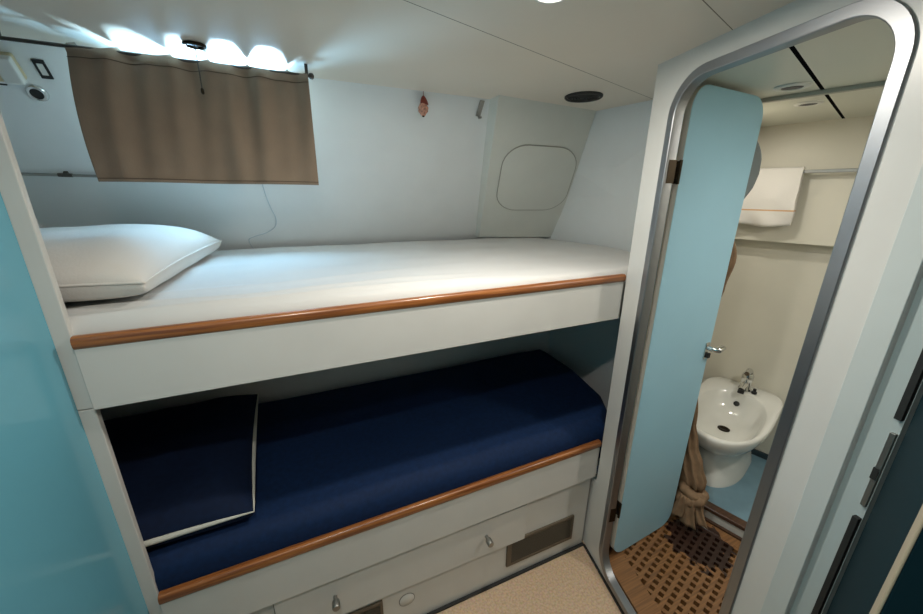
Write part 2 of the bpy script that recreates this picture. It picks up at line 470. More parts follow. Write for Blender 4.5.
# black strip drawn as the shaded gap at the floor
bm = BM(); box(bm, -.5, 1.135, 1.018, 1.03, 0, .010)
struct('floor_gap_back', bm, M['rubber'], 'thin black strip drawn as the shaded gap under the bunk front', 'baseboard')
bm = BM(); slabpoly(bm, [W(-.76,0,-.010),W(-.012,0,-.010),W(-.012,.008,-.010),W(-.76,.008,-.010)], DN*.0095)
struct('baseboard_right', bm, M['rubber'], 'thin dark skirting under the doorway bulkhead', 'baseboard')

# stainless frame round the doorway
def frame_loop(o, t): return [W(s, z, t) for s, z in rr(-.696+o, -.124-o, .016+o, 2.046-o, .120-o*.9, 12)]
sec = [(.0,.001),(.0,-.004),(.0015,-.006),(.0245,-.006),(.0265,-.0045),(.0275,-.001),(.0275,.028),(.022,.028),(.022,.004),(.0,.001)]
bm = BM(); loft(bm, [frame_loop(o, t) for o, t in sec], False, False)
fr = struct('trim_5', bm, M['steel'], 'brushed stainless frame with rounded corners around the washroom doorway', 'door frame', smooth=22)

# ------------------------------------------------------------------ washroom shell
BC = 2.045; BF = .12
bm = BM(); slabpoly(bm, [B(.9,-.62,BC),B(2.8,-.62,BC),B(2.8,q0-.02,BC),B(1.38,q0-.02,BC),tuple(W(-.10,BC,.032)),tuple(W(-.72,BC,.032))], (0,0,.03))
struct('ceiling_washroom', bm, M['bath_ceiling'], 'cream washroom ceiling with one dark joint', 'ceiling')
bm = BM(); slabpoly(bm, [B(2.60,-.62,1.455),B(2.60,q0-.02,1.455),B(2.60,q0-.02,CEIL),B(2.60,-.62,CEIL)], EP*.09)
slabpoly(bm, [B(2.69,-.62,0),B(2.69,q0-.02,0),B(2.69,q0-.02,CEIL),B(2.69,-.62,CEIL)], EP*.03)
struct('wall_washroom_back', bm, M['bath_wall'], 'cream washroom wall behind the bidet, stepped back below the towel', 'wall')
bm = BM(); slabpoly(bm, [B(.9,-.62,0),B(2.75,-.62,0),B(2.75,-.62,CEIL),B(.9,-.62,CEIL)], -EQ*.03)
struct('wall_washroom_side', bm, M['bath_wall'], 'cream side wall of the washroom', 'wall')
bm = BM(); slabpoly(bm, [B(2.005,-.62,.0),B(2.70,-.62,.0),B(2.70,q0-.02,.0),B(2.005,q0-.02,.0)], (0,0,BF))
struct('floor_washroom', bm, M['bath_floor'], 'grey-blue raised washroom floor under the bidet', 'floor')
bm = BM(); slabpoly(bm, [tuple(W(-.76,-.03,.034)),B(1.50,-.62,-.03),B(2.0,-.62,-.03),B(2.0,q0-.02,-.03),B(1.36,q0-.02,-.03),tuple(W(-.05,-.03,.034))], (0,0,.015))
struct('floor_shower', bm, M['rubber'], 'dark shower pan under the teak grating', 'floor')
cm = thing('shower_coaming', 'low white step with dark wood edging between grating and blue floor', 'step', B(1.99,.1,0))
bm = BM(); slabpoly(bm, [B(1.99,-.6,.0),B(2.004,-.6,.0),B(2.004,.59,.0),B(1.99,.59,.0)], (0,0,.102)); link('riser', bm, M['plastic_white'], cm)
bm = BM(); slabpoly(bm, [B(1.975,-.6,.102),B(2.03,-.6,.102),B(2.03,.59,.102),B(1.975,.59,.102)], (0,0,.022)); link('nosing', bm, M['trimwood'], cm, bevel=.004)
bm = BM(); slabpoly(bm, [B(1.972,-.6,.0),B(1.989,-.6,.0),B(1.989,.59,.0),B(1.972,.59,.0)], (0,0,.052)); link('skirting', bm, M['trimwood'], cm, bevel=.003)
# baseboard of the washroom back wall
bm = BM(); slabpoly(bm, [B(2.675,-.6,BF),B(2.689,-.6,BF),B(2.689,.58,BF),B(2.675,.58,BF)], (0,0,.035))
struct('baseboard_washroom', bm, mat('dark_blue_skirting', (.03,.05,.06), .5), 'dark skirting along the washroom wall', 'baseboard')

# teak grating: continuous laths along p, crossbars between, solid border following the doorway
def clip_p(q, t):   # p where the line q = const meets the doorway plane offset t
    # W point: EP/EQ components of FC + DN*t ; direction DD
    o = FC + DN*t; k = (q - EQ.dot(o))/EQ.dot(DD); return EP.dot(o + DD*k)
bm = BM(); pitch = .0375; Z0, Z1 = .012, .042
qs = [.525 - pitch*i for i in range(27)]
for q in qs:
    a, b = clip_p(q, .12), 1.925
    obox(bm, B((a+b)/2, q, (Z0+Z1)/2), EP, EQ, Z, (b-a)/2, .0085, (Z1-Z0)/2)
for i in range(60):
    p = 1.906 - pitch*i
    if p < 1.0: break
    # span of q where p > border
    ql = [q for q in qs if clip_p(q, .12) < p - .005]
    if len(ql) < 2: continue
    qa, qb = min(ql), max(ql)
    obox(bm, B(p, (qa+qb)/2, (Z0+Z1)/2-.0006), EP, EQ, Z, .0085, (qb-qa)/2, (Z1-Z0)/2)
g = thing('shower_grating', 'teak grating with a dark wet patch on the shower floor', 'grating', B(1.6,.25,.01))
link('lattice', bm, M['teak'], g)
bm = BM()
pts = [W(-.69,0,.036), W(-.69,0,.135), W(-.08,0,.135), W(-.08,0,.036)]
slabpoly(bm, [p+Z*Z0 for p in pts], (0,0,Z1-Z0+.001))
link('border', bm, M['teak'], g, bevel=.002)
bm = BM(); slabpoly(bm, [B(1.915,-.55,Z0),B(1.970,-.55,Z0),B(1.970,.56,Z0),B(1.915,.56,Z0)], (0,0,Z1-Z0+.001)); link('border', bm, M['teak'], g, bevel=.002)
bm = BM(); slabpoly(bm, [B(1.40,.522,Z0),B(1.92,.522,Z0),B(1.92,.56,Z0),B(1.37,.56,Z0)], (0,0,Z1-Z0+.001)); link('border', bm, M['teak'], g, bevel=.002)

# ------------------------------------------------------------------ blue washroom door
HG = V((1.183,.887,0)); FE = V((1.612,.916,0)); LD = (FE-HG).normalized(); LN = V((LD.y,-LD.x,0))    # LN faces the camera
LWD = (FE-HG).length
def D(w, z, t=0.0): return HG + LD*w + LN*t + V((0,0,z))          # t > 0 towards the camera
leafp = rr(.0, LWD-.002, .050, 2.032, .075, 8)
bm = BM(); slabpoly(bm, [D(w, z, -.0015) for w, z in leafp], -LN*.022)
dr = struct('door_1', bm, M['door_white'], 'light blue washroom door with white edges standing open inward', 'door', bevel=.002)
bm = BM(); slabpoly(bm, [D(w, z, -.0012) for w, z in rr(.0005, LWD-.0025, .0505, 2.0315, .0745, 8)], LN*.0014)
link('face_panel', bm, M['blue'], dr, bevel=.0006)
bm = BM(); slabpoly(bm, [D(w, z, -.0238) for w, z in rr(.0005, LWD-.0025, .0505, 2.0315, .0745, 8)], -LN*.0014)
link('face_panel', bm, M['blue'], dr)
for zz in (1.765, .335):
    bm = BM()
    obox(bm, D(-.0018, zz, -.012), LD, LN, Z, .0022, .010, .036)
    tube(bm, [D(-.008, zz-.038, .001), D(-.008, zz+.038, .001)], .0055, 10)
    obox(bm, W(-.1515, zz, .018), DD, DN, Z, .0015, .014, .036)
    hg = link('hinge', bm, M['bronze'], dr, smooth=40)
    bm = BM()
    for dz in (-.022, .022): lathe(bm, [(.004,0),(.003,.0018),(0,.002)], D(-.0040, zz+dz, -.013), -LD, 10)
    link('screw', bm, M['black'], hg)
bm = BM(); obox(bm, D(LWD-.030, 1.04, .003), LD, LN, Z, .014, .003, .038)
hd = link('handle', bm, M['chrome'], dr, bevel=.002)
bm = BM(); tube(bm, [D(LWD-.030,1.055,.004), D(LWD-.030,1.055,.038), D(LWD-.022,1.056,.046), D(LWD+.012,1.062,.046)], [.010,.011,.014,.012], 12)
link('lever', bm, M['chrome'], hd, smooth=50)
bm = BM(); obox(bm, D(LWD-.024,1.018,.010), LD, LN, Z, .009, .007, .011); link('latch', bm, M['black'], hd, bevel=.002)
# chrome hook over the top of the door
hk = BM(); w0 = .105
for ww in (w0, w0+.05):
    tube(hk, [D(ww,2.0,-.0285), D(ww,2.0365,-.0285), D(ww,2.0365,-.012), D(ww,2.0345,-.006)], .0022, 8)
tube(hk, [D(w0+.025+.025*math.cos(PI*k/10), 2.026+.0155*math.sin(PI*k/10), -.0305) for k in range(11)], .0024, 8)
tube(hk, [D(w0,2.0,-.0285), D(w0,1.93,-.0285), D(w0,1.92,-.045), D(w0,1.94,-.055)], .0024, 8)
tube(hk, [D(w0+.05,2.0,-.0285), D(w0+.05,1.93,-.0285), D(w0+.05,1.92,-.045), D(w0+.05,1.94,-.055)], .0024, 8)
tube(hk, [D(w0,1.99,-.0285), D(w0+.05,1.99,-.0285)], .0024, 8)
tag(link('door_hook', hk, M['chrome'], smooth=50), 'small chrome hook over the top of the blue washroom door', 'hook')
# grey cloth on the back of the door
bm = BM()
def gc(a, b):
    z = 1.96 - .38*b
    wid = interp(((1.58,.40),(1.66,.47),(1.70,.520),(1.73,.550),(1.78,.572),(1.84,.565),(1.88,.53),(1.92,.46),(1.97,.40)), z)
    w = .17 + (wid-.17)*a
    t = -.040 - .009*math.sin(a*17+b*3)*min(1,3-3*a+.3) - .004*math.sin(b*5)
    return D(w, z, t)
grid(bm, 26, 22, gc)
o = tag(link('hand_towel', bm, M['grey_cloth'], smooth=179), 'grey cloth hanging behind the free edge of the blue washroom door', 'cloth')
m = o.modifiers.new('thickness', 'SOLIDIFY'); m.thickness = .006

# ------------------------------------------------------------------ washroom things
# towel rail
tr = thing('towel_rail', 'flat grey metal towel rail on the upper washroom wall', 'rail', B(2.60,.2,1.81))
bm = BM(); obox(bm, B(2.545,.10,1.811), EP, EQ, Z, .006, .50, .008); link('bar', bm, M['grey_metal'], tr, bevel=.002)
for q in (.585,-.385):
    bm = BM(); obox(bm, B(2.573,q,1.811), EP, EQ, Z, .026, .012, .010); link('bracket', bm, M['grey_metal'], tr, bevel=.002)
# towel folded over the rail
bm = BM()
prof = []
for k in range(8): prof.append((.018-.002*math.sin(k), 1.60+ (1.822-1.60)*k/7))          # wall side, upwards
for k in range(1,6):
    t = PI*k/6; prof.append((.018*math.cos(t), 1.822+.012*math.sin(t)))
for k in range(14): prof.append((-.018-.008*k/13-.016*abs(math.sin(PI*k/13))**.8, 1.822-(1.822-1.566)*k/13))
for k in range(1,6):
    t = PI*k/6; prof.append((-.026+.017*(1-math.cos(t))*.9, 1.566-.026*math.sin(t)))
n = len(prof)
def tw(i, a):
    x, z = prof[i]
    q = .590 - .242*a
    k = (1.822-z)/.27
    q += .022*k*(a*-.9+.6) *-1*(-1) * (0.0) + k*.035*(.5-a)*-.2
    wob = .006*math.sin(a*9+z*11) * max(0, k)
    return B(2.545 + x + ((wob + .022*k*noise.noise(V((a*3.5,z*10,3)))) if x < 0 else 0), q - .012*k*a - .004*k*(1-a) + .010*k*noise.noise(V((z*14,a*.5,7))), z + (.006*math.sin(a*7+1) if z < 1.60 else 0))
vs = [[bm.verts.new(tw(i, a/20)) for a in range(21)] for i in range(n)]
for i in range(n):
    for a in range(20): bm.faces.new((vs[i][a], vs[i][a+1], vs[(i+1)%n][a+1], vs[(i+1)%n][a]))
bm.faces.new([vs[i][0] for i in range(n)]); bm.faces.new([vs[i][20] for i in range(n)][::-1])
tag(link('towel', bm, M['towel'], smooth=60), 'white terry towel with an orange stripe folded over the towel rail', 'towel')

# ceiling spots and curtain track
for p, q, r in ((1.74,.325,.040),(2.085,.325,.036)):
    lab = {1.74:'recessed washroom ceiling spot nearer the doorway, in front of the track', 2.085:'recessed washroom ceiling spot nearer the towel wall, behind the track'}[p]
    s = thing('ceiling_spot', lab, 'spotlight', B(p,q,BC-.006), 'unlit washroom ceiling spots')
    bm = BM(); lathe(bm, [(r*1.25,.006),(r*1.25,.003),(r*1.15,0),(r*.85,-.001),(r*.75,.004)], B(p,q,BC-.006), Z, 32, False); link('trim_ring', bm, M['plastic_white'], s, smooth=50)
    bm = BM(); lathe(bm, [(r*.78,.003),(r*.70,.0005),(0,.002)], B(p,q,BC-.006), Z, 32, False); link('lens', bm, M['black'], s, smooth=50)
bm = BM(); slabpoly(bm, [B(1.868,-.6,BC-.014),B(1.892,-.6,BC-.014),B(1.892,.585,BC-.014),B(1.868,.585,BC-.014)], (0,0,.014))
tk = thing('curtain_track', 'grey shower curtain track across the washroom ceiling', 'track', B(1.88,0,BC-.014))
link('rail', bm, mat('track_grey', (.36,.37,.32), .45), tk, bevel=.002)
for q in (.10,-.2):
    bm = BM(); obox(bm, B(1.88,q,BC-.0165), EP, EQ, Z, .013, .018, .0025)
    link('clip', bm, M['grey_metal'], tk, bevel=.001)

# shower curtain bunched behind the door and knotted at the bottom
sc = thing('shower_curtain', 'tan shower curtain bunched behind the blue door and knotted near the grating', 'curtain', B(1.88,.38,.06))
keys = [(2.03,.53,.030),(1.9,.525,.035),(1.6,.50,.045),(1.43,.452,.048),(1.30,.462,.040),(1.15,.50,.040),(.9,.50,.045),(.62,.455,.045),(.50,.425,.046),(.40,.392,.050),(.31,.365,.054),(.27,.355,.042)]
def key(z):
    for (za,qa,ra),(zb,qb,rb) in zip(keys, keys[1:]):
        if za >= z >= zb:
            t = (za-z)/(za-zb); t = t*t*(3-2*t); return qa+(qb-qa)*t, ra+(rb-ra)*t
    return keys[-1][1:]
bm = BM(); rings = []
for i in range(70):
    z = 2.03-(2.03-.27)*i/69; q, r = key(z); ring = []
    for k in range(72):
        t = 2*PI*k/72
        rad = r*(1+.20*math.sin(t*9+z*2.2)+.08*math.sin(t*4-z*5))
        ring.append(B(1.89+rad*math.cos(t)*.8, q+rad*math.sin(t), z))
    rings.append(ring)
loft(bm, rings); link('cloth', bm, M['tan'], sc, smooth=179)
bm = BM()   # the knot: cloth wound round itself
kc = B(1.885,.360,.225)
for lvl, (dz, r, rr_) in enumerate(((.026,.044,.026),(-.004,.050,.030),(-.034,.044,.026))):
    pts = []
    for k in range(28):
        t = 2*PI*k/28
        pts.append(kc+EP*math.cos(t)*r*.8+EQ*math.sin(t)*r+Z*(dz+.018*math.sin(t+lvl*2.1)))
    rad = [rr_*(1+.14*math.sin(k*1.7+lvl)) for k in range(28)]
    tube(bm, pts, rad, 12, closed=True)
link('knot', bm, M['tan'], sc, smooth=179)
for j, (dq, dp, ln, wd, sw) in enumerate(((.040,-.022,.165,.040,.055),(-.020,-.045,.150,.034,-.012),(-.048,-.01,.135,.030,-.030),(.01,-.052,.125,.030,.02))):
    bm = BM(); st = kc+EQ*dq+EP*dp; rings = []
    for i in range(12):
        f = i/11; c = st + Z*(.01-ln*f) + EQ*sw*f*f - EP*.018*f
        w = wd*(.55+.55*f); h = .016*(1.1-.5*f)
        ring = []
        for k in range(24):
            t = 2*PI*k/24
            ring.append(c+EQ*math.cos(t)*w*(1+.08*math.sin(3*t+f*4))+EP*math.sin(t)*h*(1+.5*math.sin(5*t+f*3)))
        rings.append(ring)
    loft(bm, rings); link('tail', bm, M['tan'], sc, smooth=179)

# bidet
bd = thing('bidet', 'white porcelain bidet on the grey-blue washroom floor', 'bidet', B(2.35,.36,BF))
QC = .360
def drise(p): 
    x = min(1, max(0, (p-2.15)/.45)); return .062*x*x*(3-2*x)
def oval(pb, pf, hw, z, e=2.6, rise=0, n=64, back=1.0):
    """D-shaped outline from pb (wall end) to pf (front)"""
    c = pb-(pb-pf)*.42; out = []
    for k in range(n):
        t = 2*PI*k/n; ct, st = math.cos(t), math.sin(t)
        if ct >= 0: x = (abs(ct)**(2/4.5))*(pb-c); y = (abs(st)**(2/4.5))
        else: x = -(abs(ct)**(2/2.15))*(c-pf); y = (abs(st)**(2/2.15))
        y = math.copysign(y*hw, st); p = c+x
        if ct >= 0: y *= 1-(1-back)*((p-c)/(pb-c))**2
        out.append(B(p, QC+y, z + rise*drise(p)))
    return out
bm = BM()
rings = [oval(2.66,2.150,.135,BF), oval(2.66,2.152,.136,BF+.02), oval(2.66,2.172,.122,BF+.06), oval(2.66,2.180,.112,BF+.13), oval(2.66,2.165,.112,BF+.19),
         oval(2.665,2.115,.140,BF+.235,rise=.3), oval(2.675,2.055,.174,BF+.28,rise=.6), oval(2.68,2.020,.192,BF+.325,rise=.9), oval(2.683,2.008,.199,BF+.355,rise=1),
         oval(2.684,2.006,.200,BF+.370,rise=1), oval(2.682,2.010,.197,BF+.380,rise=1), oval(2.675,2.020,.188,BF+.384,rise=1)]
# bowl
def bowl(pb, pf, hw, z, rise=1.0):
    c = (pb+pf)/2+.02; out = []
    for k in range(64):
        t = 2*PI*k/64; ct, st = math.cos(t), math.sin(t)
        e = 2/2.5
        x = math.copysign(abs(ct)**e, ct); y = math.copysign(abs(st)**e, st)
        p = c + (x*(pb-c) if x >= 0 else x*(c-pf))
        out.append(B(p, QC+y*hw, z + rise*drise(p)))
    return out
rings += [bowl(2.545,2.042,.166,BF+.383), bowl(2.535,2.050,.160,BF+.376), bowl(2.520,2.068,.148,BF+.352,.9), bowl(2.495,2.095,.132,BF+.325,.75), bowl(2.46,2.14,.105,BF+.305,.45), bowl(2.41,2.20,.072,BF+.294,.2), bowl(2.355,2.27,.034,BF+.290,0)]
loft(bm, rings, True, True); link('bowl', bm, M['porcelain'], bd, smooth=60)
bm = BM(); lathe(bm, [(.030,0),(.030,.003),(.022,.004),(.018,.001),(0,.001)], B(2.315,QC,BF+.291), Z, 28); link('drain', bm, M['bronze'], bd, smooth=40)
ofc = B(2.502,QC,BF+.381); ofn = (-EP*.85+Z*.5).normalized()
bm = BM(); lathe(bm, [(.015,-.004),(.015,.003),(.012,.004),(0,.0035)], ofc, ofn, 24); link('overflow', bm, M['black'], bd, smooth=40)
tb = B(2.60,QC-.005,BF+.384+drise(2.60))
bm = BM(); lathe(bm, [(.034,0),(.034,.006),(.028,.014),(.027,.055),(.030,.062),(.030,.092),(.025,.106),(0,.108)], tb, Z, 28)
tube(bm, [tb+Z*.042-EP*.01, tb+Z*.044-EP*.07, tb+Z*.032-EP*.100], [.018,.016,.015], 14)
tp = link('tap', bm, M['chrome'], bd, smooth=50)
bm = BM(); tube(bm, [tb+Z*.100, tb+Z*.118+EP*.008, tb+Z*.124-EP*.060], [.022,.019,.013], 12); link('tap_lever', bm, M['chrome'], tp, smooth=50)
bm = BM(); tube(bm, [tb+Z*.030-EP*.097, tb+Z*.010-EP*.104], [.0165,.0165], 14); link('aerator', bm, M['black'], tp, smooth=50)
bm = BM(); lathe(bm, [(.014,0),(.014,.012),(.008,.016),(.008,.030),(0,.031)], tb-EQ*.050-EP*.02+Z*.0, Z, 16); link('plug_knob', bm, M['black'], tp, smooth=40)

# ------------------------------------------------------------------ bunks
ub = thing('bunk', 'white upper bunk with a mahogany rail above the navy bed', 'bunk', (.3,1.02,1.20), 'built-in bunks')
bm = BM(); sheer(box(bm, -.487, 1.1375, 1.010, 1.03, 1.203, 1.362), .008); link('front_board', bm, M['white'], ub, bevel=.0015)
def railmesh(z0, z1, x1, k):
    bm = BM(); h = (z1-z0)/2; zc = (z0+z1)/2
    sec = [(1.018+.014*math.copysign(abs(math.cos(t))**.75, math.cos(t)), zc+h*math.copysign(abs(math.sin(t))**.75, math.sin(t))) for t in [2*PI*k/20 for k in range(20)]]
    loft(bm, [[(x, y, z+k*(x+.49)) for y, z in sec] for x in (-.485, -.481, x1-.004, x1)]); return bm
link('rail', railmesh(1.354, 1.385, 1.1375, .008), M['rail'], ub, smooth=60)
bm = BM(); box(bm, -.965, 1.50, 1.046, 1.938, 1.204, 1.30); link('bunk_base', bm, M['white'], ub)
lb = thing('bunk', 'white lower bunk with drawer front, vents and mahogany rail at floor level', 'bunk', (.3,1.03,0), 'built-in bunks')
bm = BM(); sheer(box(bm, -.487, 1.1375, 1.010, 1.03, .400, .569), .020); link('front_board', bm, M['white'], lb, bevel=.0015)
link('rail', railmesh(.564, .598, 1.1375, .020), M['rail'], lb, smooth=60)
bm = BM(); box(bm, -.965, 1.132, 1.033, 1.05, .0, .408); link('cabinet_front', bm, M['white'], lb)
bm = BM(); box(bm, -.965, 1.49, 1.09, 1.93, .40, .5); link('bunk_base', bm, M['white'], lb)
bm = BM(); box(bm, -.22, .770, 1.022, 1.0325, .212, .404); dwr = link('drawer_front', bm, M['white'], lb, bevel=.0015)
bm = BM(); box(bm, -.224, .774, 1.031, 1.0328, .208, .407); link('drawer_gap', bm, M['gap'], dwr)
for x in (.572, -.032):
    bm = BM(); lathe(bm, [(.007,0),(.007,.014),(.012,.017),(.0135,.022),(.0135,.042),(.012,.045),(0,.046)], (x,1.022,.318), (0,-1,0), 24)
    link('knob', bm, M['grey_metal'], dwr, smooth=40)
for k, (x0, x1, z0, z1) in enumerate(((.684,1.052,.078,.222),(-.27,.130,.045,.192))):
    bm = BM(); hole = [(x, 1.024, z) for x, z in ((x0+.022,z0+.016),(x1-.012,z0+.016),(x1-.012,z1-.014),(x0+.022,z1-.014))]
    plate(bm, [(x0,1.024,z0),(x1,1.024,z0),(x1,1.024,z1),(x0,1.024,z1)], [hole], (0,.010,0))
    vf = link('vent_grille', bm, M['vent'] if 'vent' in M else M.setdefault('vent', mat('brown_grey_vent', (.12,.095,.065), .5, metal=.2)), lb, bevel=.0008)
    bm = BM(); ns = 13
    for i in range(ns):
        z = z0+.020+(z1-z0-.038)*i/(ns-1)
        obox(bm, ((x0+x1)/2+.005, 1.029, z), (1,0,0), V((0,.8,-.6)).normalized(), V((0,.6,.8)).normalized(), (x1-x0)/2-.017, .0045, .0012)
    link('slats', bm, M['vent'], vf)
    bm = BM(); box(bm, x0+.02, x1-.01, 1.0335, 1.0345, z0+.012, z1-.012)
    link('vent_backing', bm, M['rubber'], vf)
bm = BM(); lathe(bm, [(.030,0),(.030,.002),(.028,.0035),(0,.0035)], (.226,1.033,.135), (0,-1,0), 36); cv = link('round_cover', bm, M['white'], lb, smooth=40)
bm = BM(); lathe(bm, [(.0325,0),(.0325,.0012),(.0300,.0012)], (.226,1.033,.135), (0,-1,0), 36, False); link('cover_ring', bm, M['gap'], cv)

# ------------------------------------------------------------------ bedding
def slab(name, ul, ur, v0, v1, ztop, zbot, r, zf, material, nx=110, ny=70, vfront=None):
    """mattress-like block with soft edges; ul, ur give its ends at depth v"""
    def dist(i, n): x = i/(n-1); return x
    def ease(x): return x - .16*math.sin(2*PI*x)/(2*PI)*2.6
    bm = BM()
    def fn(a, b):
        a, b = ease(a), ease(b)
        v = v0+(v1-v0)*b; l, rg = ul(v), ur(v); u = l+(rg-l)*a
        d = min(a*(rg-l), (1-a)*(rg-l), b*(v1-v0), (1-b)*(v1-v0))
        z = ztop
        if d < r: z = ztop - r + math.sqrt(max(0, r*r-(r-d)**2))
        return V((u, v, z + zf(u, v)*min(1, d/r)))
    vs = grid(bm, nx, ny, fn)
    loop = [vs[0][i] for i in range(nx)] + [vs[j][nx-1] for j in range(1, ny)] + [vs[ny-1][i] for i in range(nx-2, -1, -1)] + [vs[j][0] for j in range(ny-2, 0, -1)]
    c = V((sum(v.co.x for v in loop)/len(loop), sum(v.co.y for v in loop)/len(loop), 0))
    prev = loop
    for f in (.5, 1):
        cur = [bm.verts.new((v.co.x, v.co.y, (ztop-r)+(zbot-ztop+r)*f)) for v in loop]
        for i in range(len(loop)):
            j = (i+1) % len(loop); bm.faces.new((prev[i], cur[i], cur[j], prev[j]))
        prev = cur
    bm.faces.new(prev)
    return link(name, bm, material, smooth=75)

def wr_up(u, v):
    n = noise.noise(V((u*2.2, v*6, 1.3)))*.006 + noise.noise(V((u*5, v*11, 4)))*.003
    # long creases along the front edge, near the pillow end
    e_ = max(0, min(1, (u+.62)/.12))*max(0, min(1, (.75-u)/.7))
    for v1, am, sg in ((1.072+.020*math.sin(u*3+.5),.011,.013),(1.118+.055*(u+.5)+.008*math.sin(u*9),.008,.015),(1.20+.13*(u+.5),.005,.02)):
        n += am*e_*math.exp(-((v-v1)/sg)**2)
    n += .010*math.sin(PI*(v-1.03)/1.1)
    return n
um = slab('mattress', lambda v: -.955, lambda v: interp(((1.03,1.20),(1.06,1.235),(1.3,1.53),(1.42,1.555),(2.17,1.455)), v), 1.036, 2.165, 1.412, 1.302, .030, wr_up, M['sheet'], 150, 90)
tag(um, 'upper bunk mattress in a wrinkled white fitted sheet', 'mattress')
def wr_lo(u, v): return .012*(u+.49) + noise.noise(V((u*2.5, v*3.5, 9)))*.008 + noise.noise(V((u*8, v*8, 2)))*.002 + .012*math.sin(PI*(v-1.03)/.86)
lm = slab('mattress', lambda v: -.955, lambda v: interp(((1.03,1.19),(1.08,1.235),(1.14,1.31),(1.24,1.37),(1.5,1.42),(1.8,1.44),(1.89,1.43)), v), 1.036, 1.89, .680, .502, .055, wr_lo, M['navy_sheet'], 130, 80)
tag(lm, 'lower bunk mattress in a dark navy blue sheet', 'mattress')

def pillow(name, c, hu, hv, T, low, material, rot=0, rear=0, pinch=.06, pw=.55, seed=0, tilt=0.0, n=44):
    bm = BM(); ca_, sa_ = math.cos(rot), math.sin(rot)
    def pos(a, b, s):
        x = hu*a*(1-pinch*(1-b*b)); y = hv*b*(1-pinch*(1-a*a))
        h = ((1-a**4)*(1-b**4))**pw
        z = (T*h if s > 0 else -low*min(1, h*1.6)**.35)
        z += (noise.noise(V((a*2.2+seed, b*2.2, s)))*.012)*h
        return V((c[0]+x*ca_-y*sa_, c[1]+x*sa_+y*ca_, c[2]+z+tilt*a+rear*((b+1)/2)**1.5))
    def g(t): t = 2*t-1; return math.copysign(1-(1-abs(t))**1.5, t)
    top = [[bm.verts.new(pos(g(i/n), g(j/n), 1)) for i in range(n+1)] for j in range(n+1)]
    bot = [[bm.verts.new(pos(g(i/n), g(j/n), -1)) for i in range(n+1)] for j in range(n+1)]
    for G in (top, bot):
        for j in range(n):
            for i in range(n): bm.faces.new((G[j][i], G[j][i+1], G[j+1][i+1], G[j+1][i]))
    o = link(name, bm, material, smooth=110)
    edge = [pos(g(i/n), -1, 1) for i in range(n+1)], [pos(1, g(j/n), 1) for j in range(n+1)], [pos(g(i/n), 1, 1) for i in range(n, -1, -1)], [pos(-1, g(j/n), 1) for j in range(n, -1, -1)]
    return o, edge
pu, ed = pillow('pillow', (-.650,1.520,1.480), .305, .430, .094, .050, M['pillow'], rot=-.03, seed=1)
tag(pu, 'plump white pillow at the left end of the upper bunk', 'pillow')
bm = BM(); tube(bm, ed[0]+ed[1][1:]+ed[2][1:]+ed[3][1:-1], .0035, 6, closed=True)
link('seam', bm, M['pillow'], pu, smooth=179)
pn, ed = pillow('pillow', (-.575,1.405,.735), .325, .352, .085, .036, M['navy_pillow'], rot=.055, rear=.040, seed=5, pinch=.035)
tag(pn, 'navy pillow with white piped edges at the left end of the lower bunk', 'pillow')
for sd in (0,1,2):
    e = ed[sd]; m_ = len(e); bm = BM()
    rad = [(.0015+.0078*abs(math.sin(PI*(i/(m_-1))))**1.3)*(1.0 if sd < 2 else .9) for i in range(m_)]
    tube(bm, [p+V((0,0,.002)) for p in e], rad, 8)
    link('piping', bm, M['piping'], pn, smooth=179)

# ------------------------------------------------------------------ curtain and its rod
RV, RZ = 1.49, 2.066
rd = thing('curtain_rod', 'thin dark curtain rod under the ceiling along the hull side', 'rod', (-.3,RV,RZ))
bm = BM(); tube(bm, [(-.80,RV,RZ),(.085,RV,RZ)], .0048, 10); link('rod', bm, M['dark_metal'], rd, smooth=50)
bm = BM(); lathe(bm, [(.006,0),(.0095,.003),(.0095,.012),(.005,.016),(0,.017)], (.084,RV,RZ), (1,0,0), 16); link('finial', bm, M['dark_metal'], rd, smooth=50)
for x in (-.66,.078):
    bm = BM(); box(bm, x-.005, x+.005, RV-.004, RV+.004, RZ, CEIL-.0005); link('bracket', bm, M['dark_metal'], rd)
valley = [-.535,-.4365,-.308,-.209,-.099,.02,.082]
def gap(u):
    for a, b in zip(valley, valley[1:]):
        if a <= u <= b:
            return math.sin(PI*(u-a)/(b-a))
    return 0
bm = BM()
CU0, CU1 = -.533, .080
def cu(a, b):
    u = CU0+(CU1-CU0)*a
    if b < .10:   # header and rod pocket
        f = b/.10; top = 2.097-.042*gap(u)**.8
        if f < .6: g_ = f/.6; z = top*(1-g_) + 2.0735*g_ if top > 2.0735 else top*(1-g_)+2.0735*g_; y = RV+.055*(1-g_)-.002*g_
        else: g_ = (f-.6)/.4; z = 2.0735*(1-g_)+2.052*g_; y = RV-.002-.007*g_
        amp = .35+.65*f
    else:
        f = (b-.10)/.90; z = 2.052+(1.716-2.052)*f; y = RV-.009; amp = 1
    folds = .012*math.sin((a*4.6+.15+.25*b*math.sin(a*9))*2*PI)+.007*math.sin((a*8.3+.4)*2*PI+b*2.2)
    env = 1-.75*min(1, max(0, (b-.1))/.9)**.8
    y += folds*amp*env*(.3 if b < .1 else 1) + .010*math.sin(a*4.2*PI+2)*max(0, b-.3)
    # left side swings inward a little
    x = u + (.016*math.sin(b*PI*.8)-.004)*(1-a)**3*-1 + .010*b*(1-a)*0
    return V((x, y, z + .004*math.sin(a*PI*3)*max(0, b-.8)))
grid(bm, 150, 60, cu)
cto = tag(link('curtain', bm, M['curtain'], smooth=179), 'short taupe cloth curtain hanging in front of the window', 'curtain')
m = cto.modifiers.new('thickness', 'SOLIDIFY'); m.thickness = .0022; m.offset = -1
M['thread'] = mat('dark_thread', (.10,.072,.055), .9)
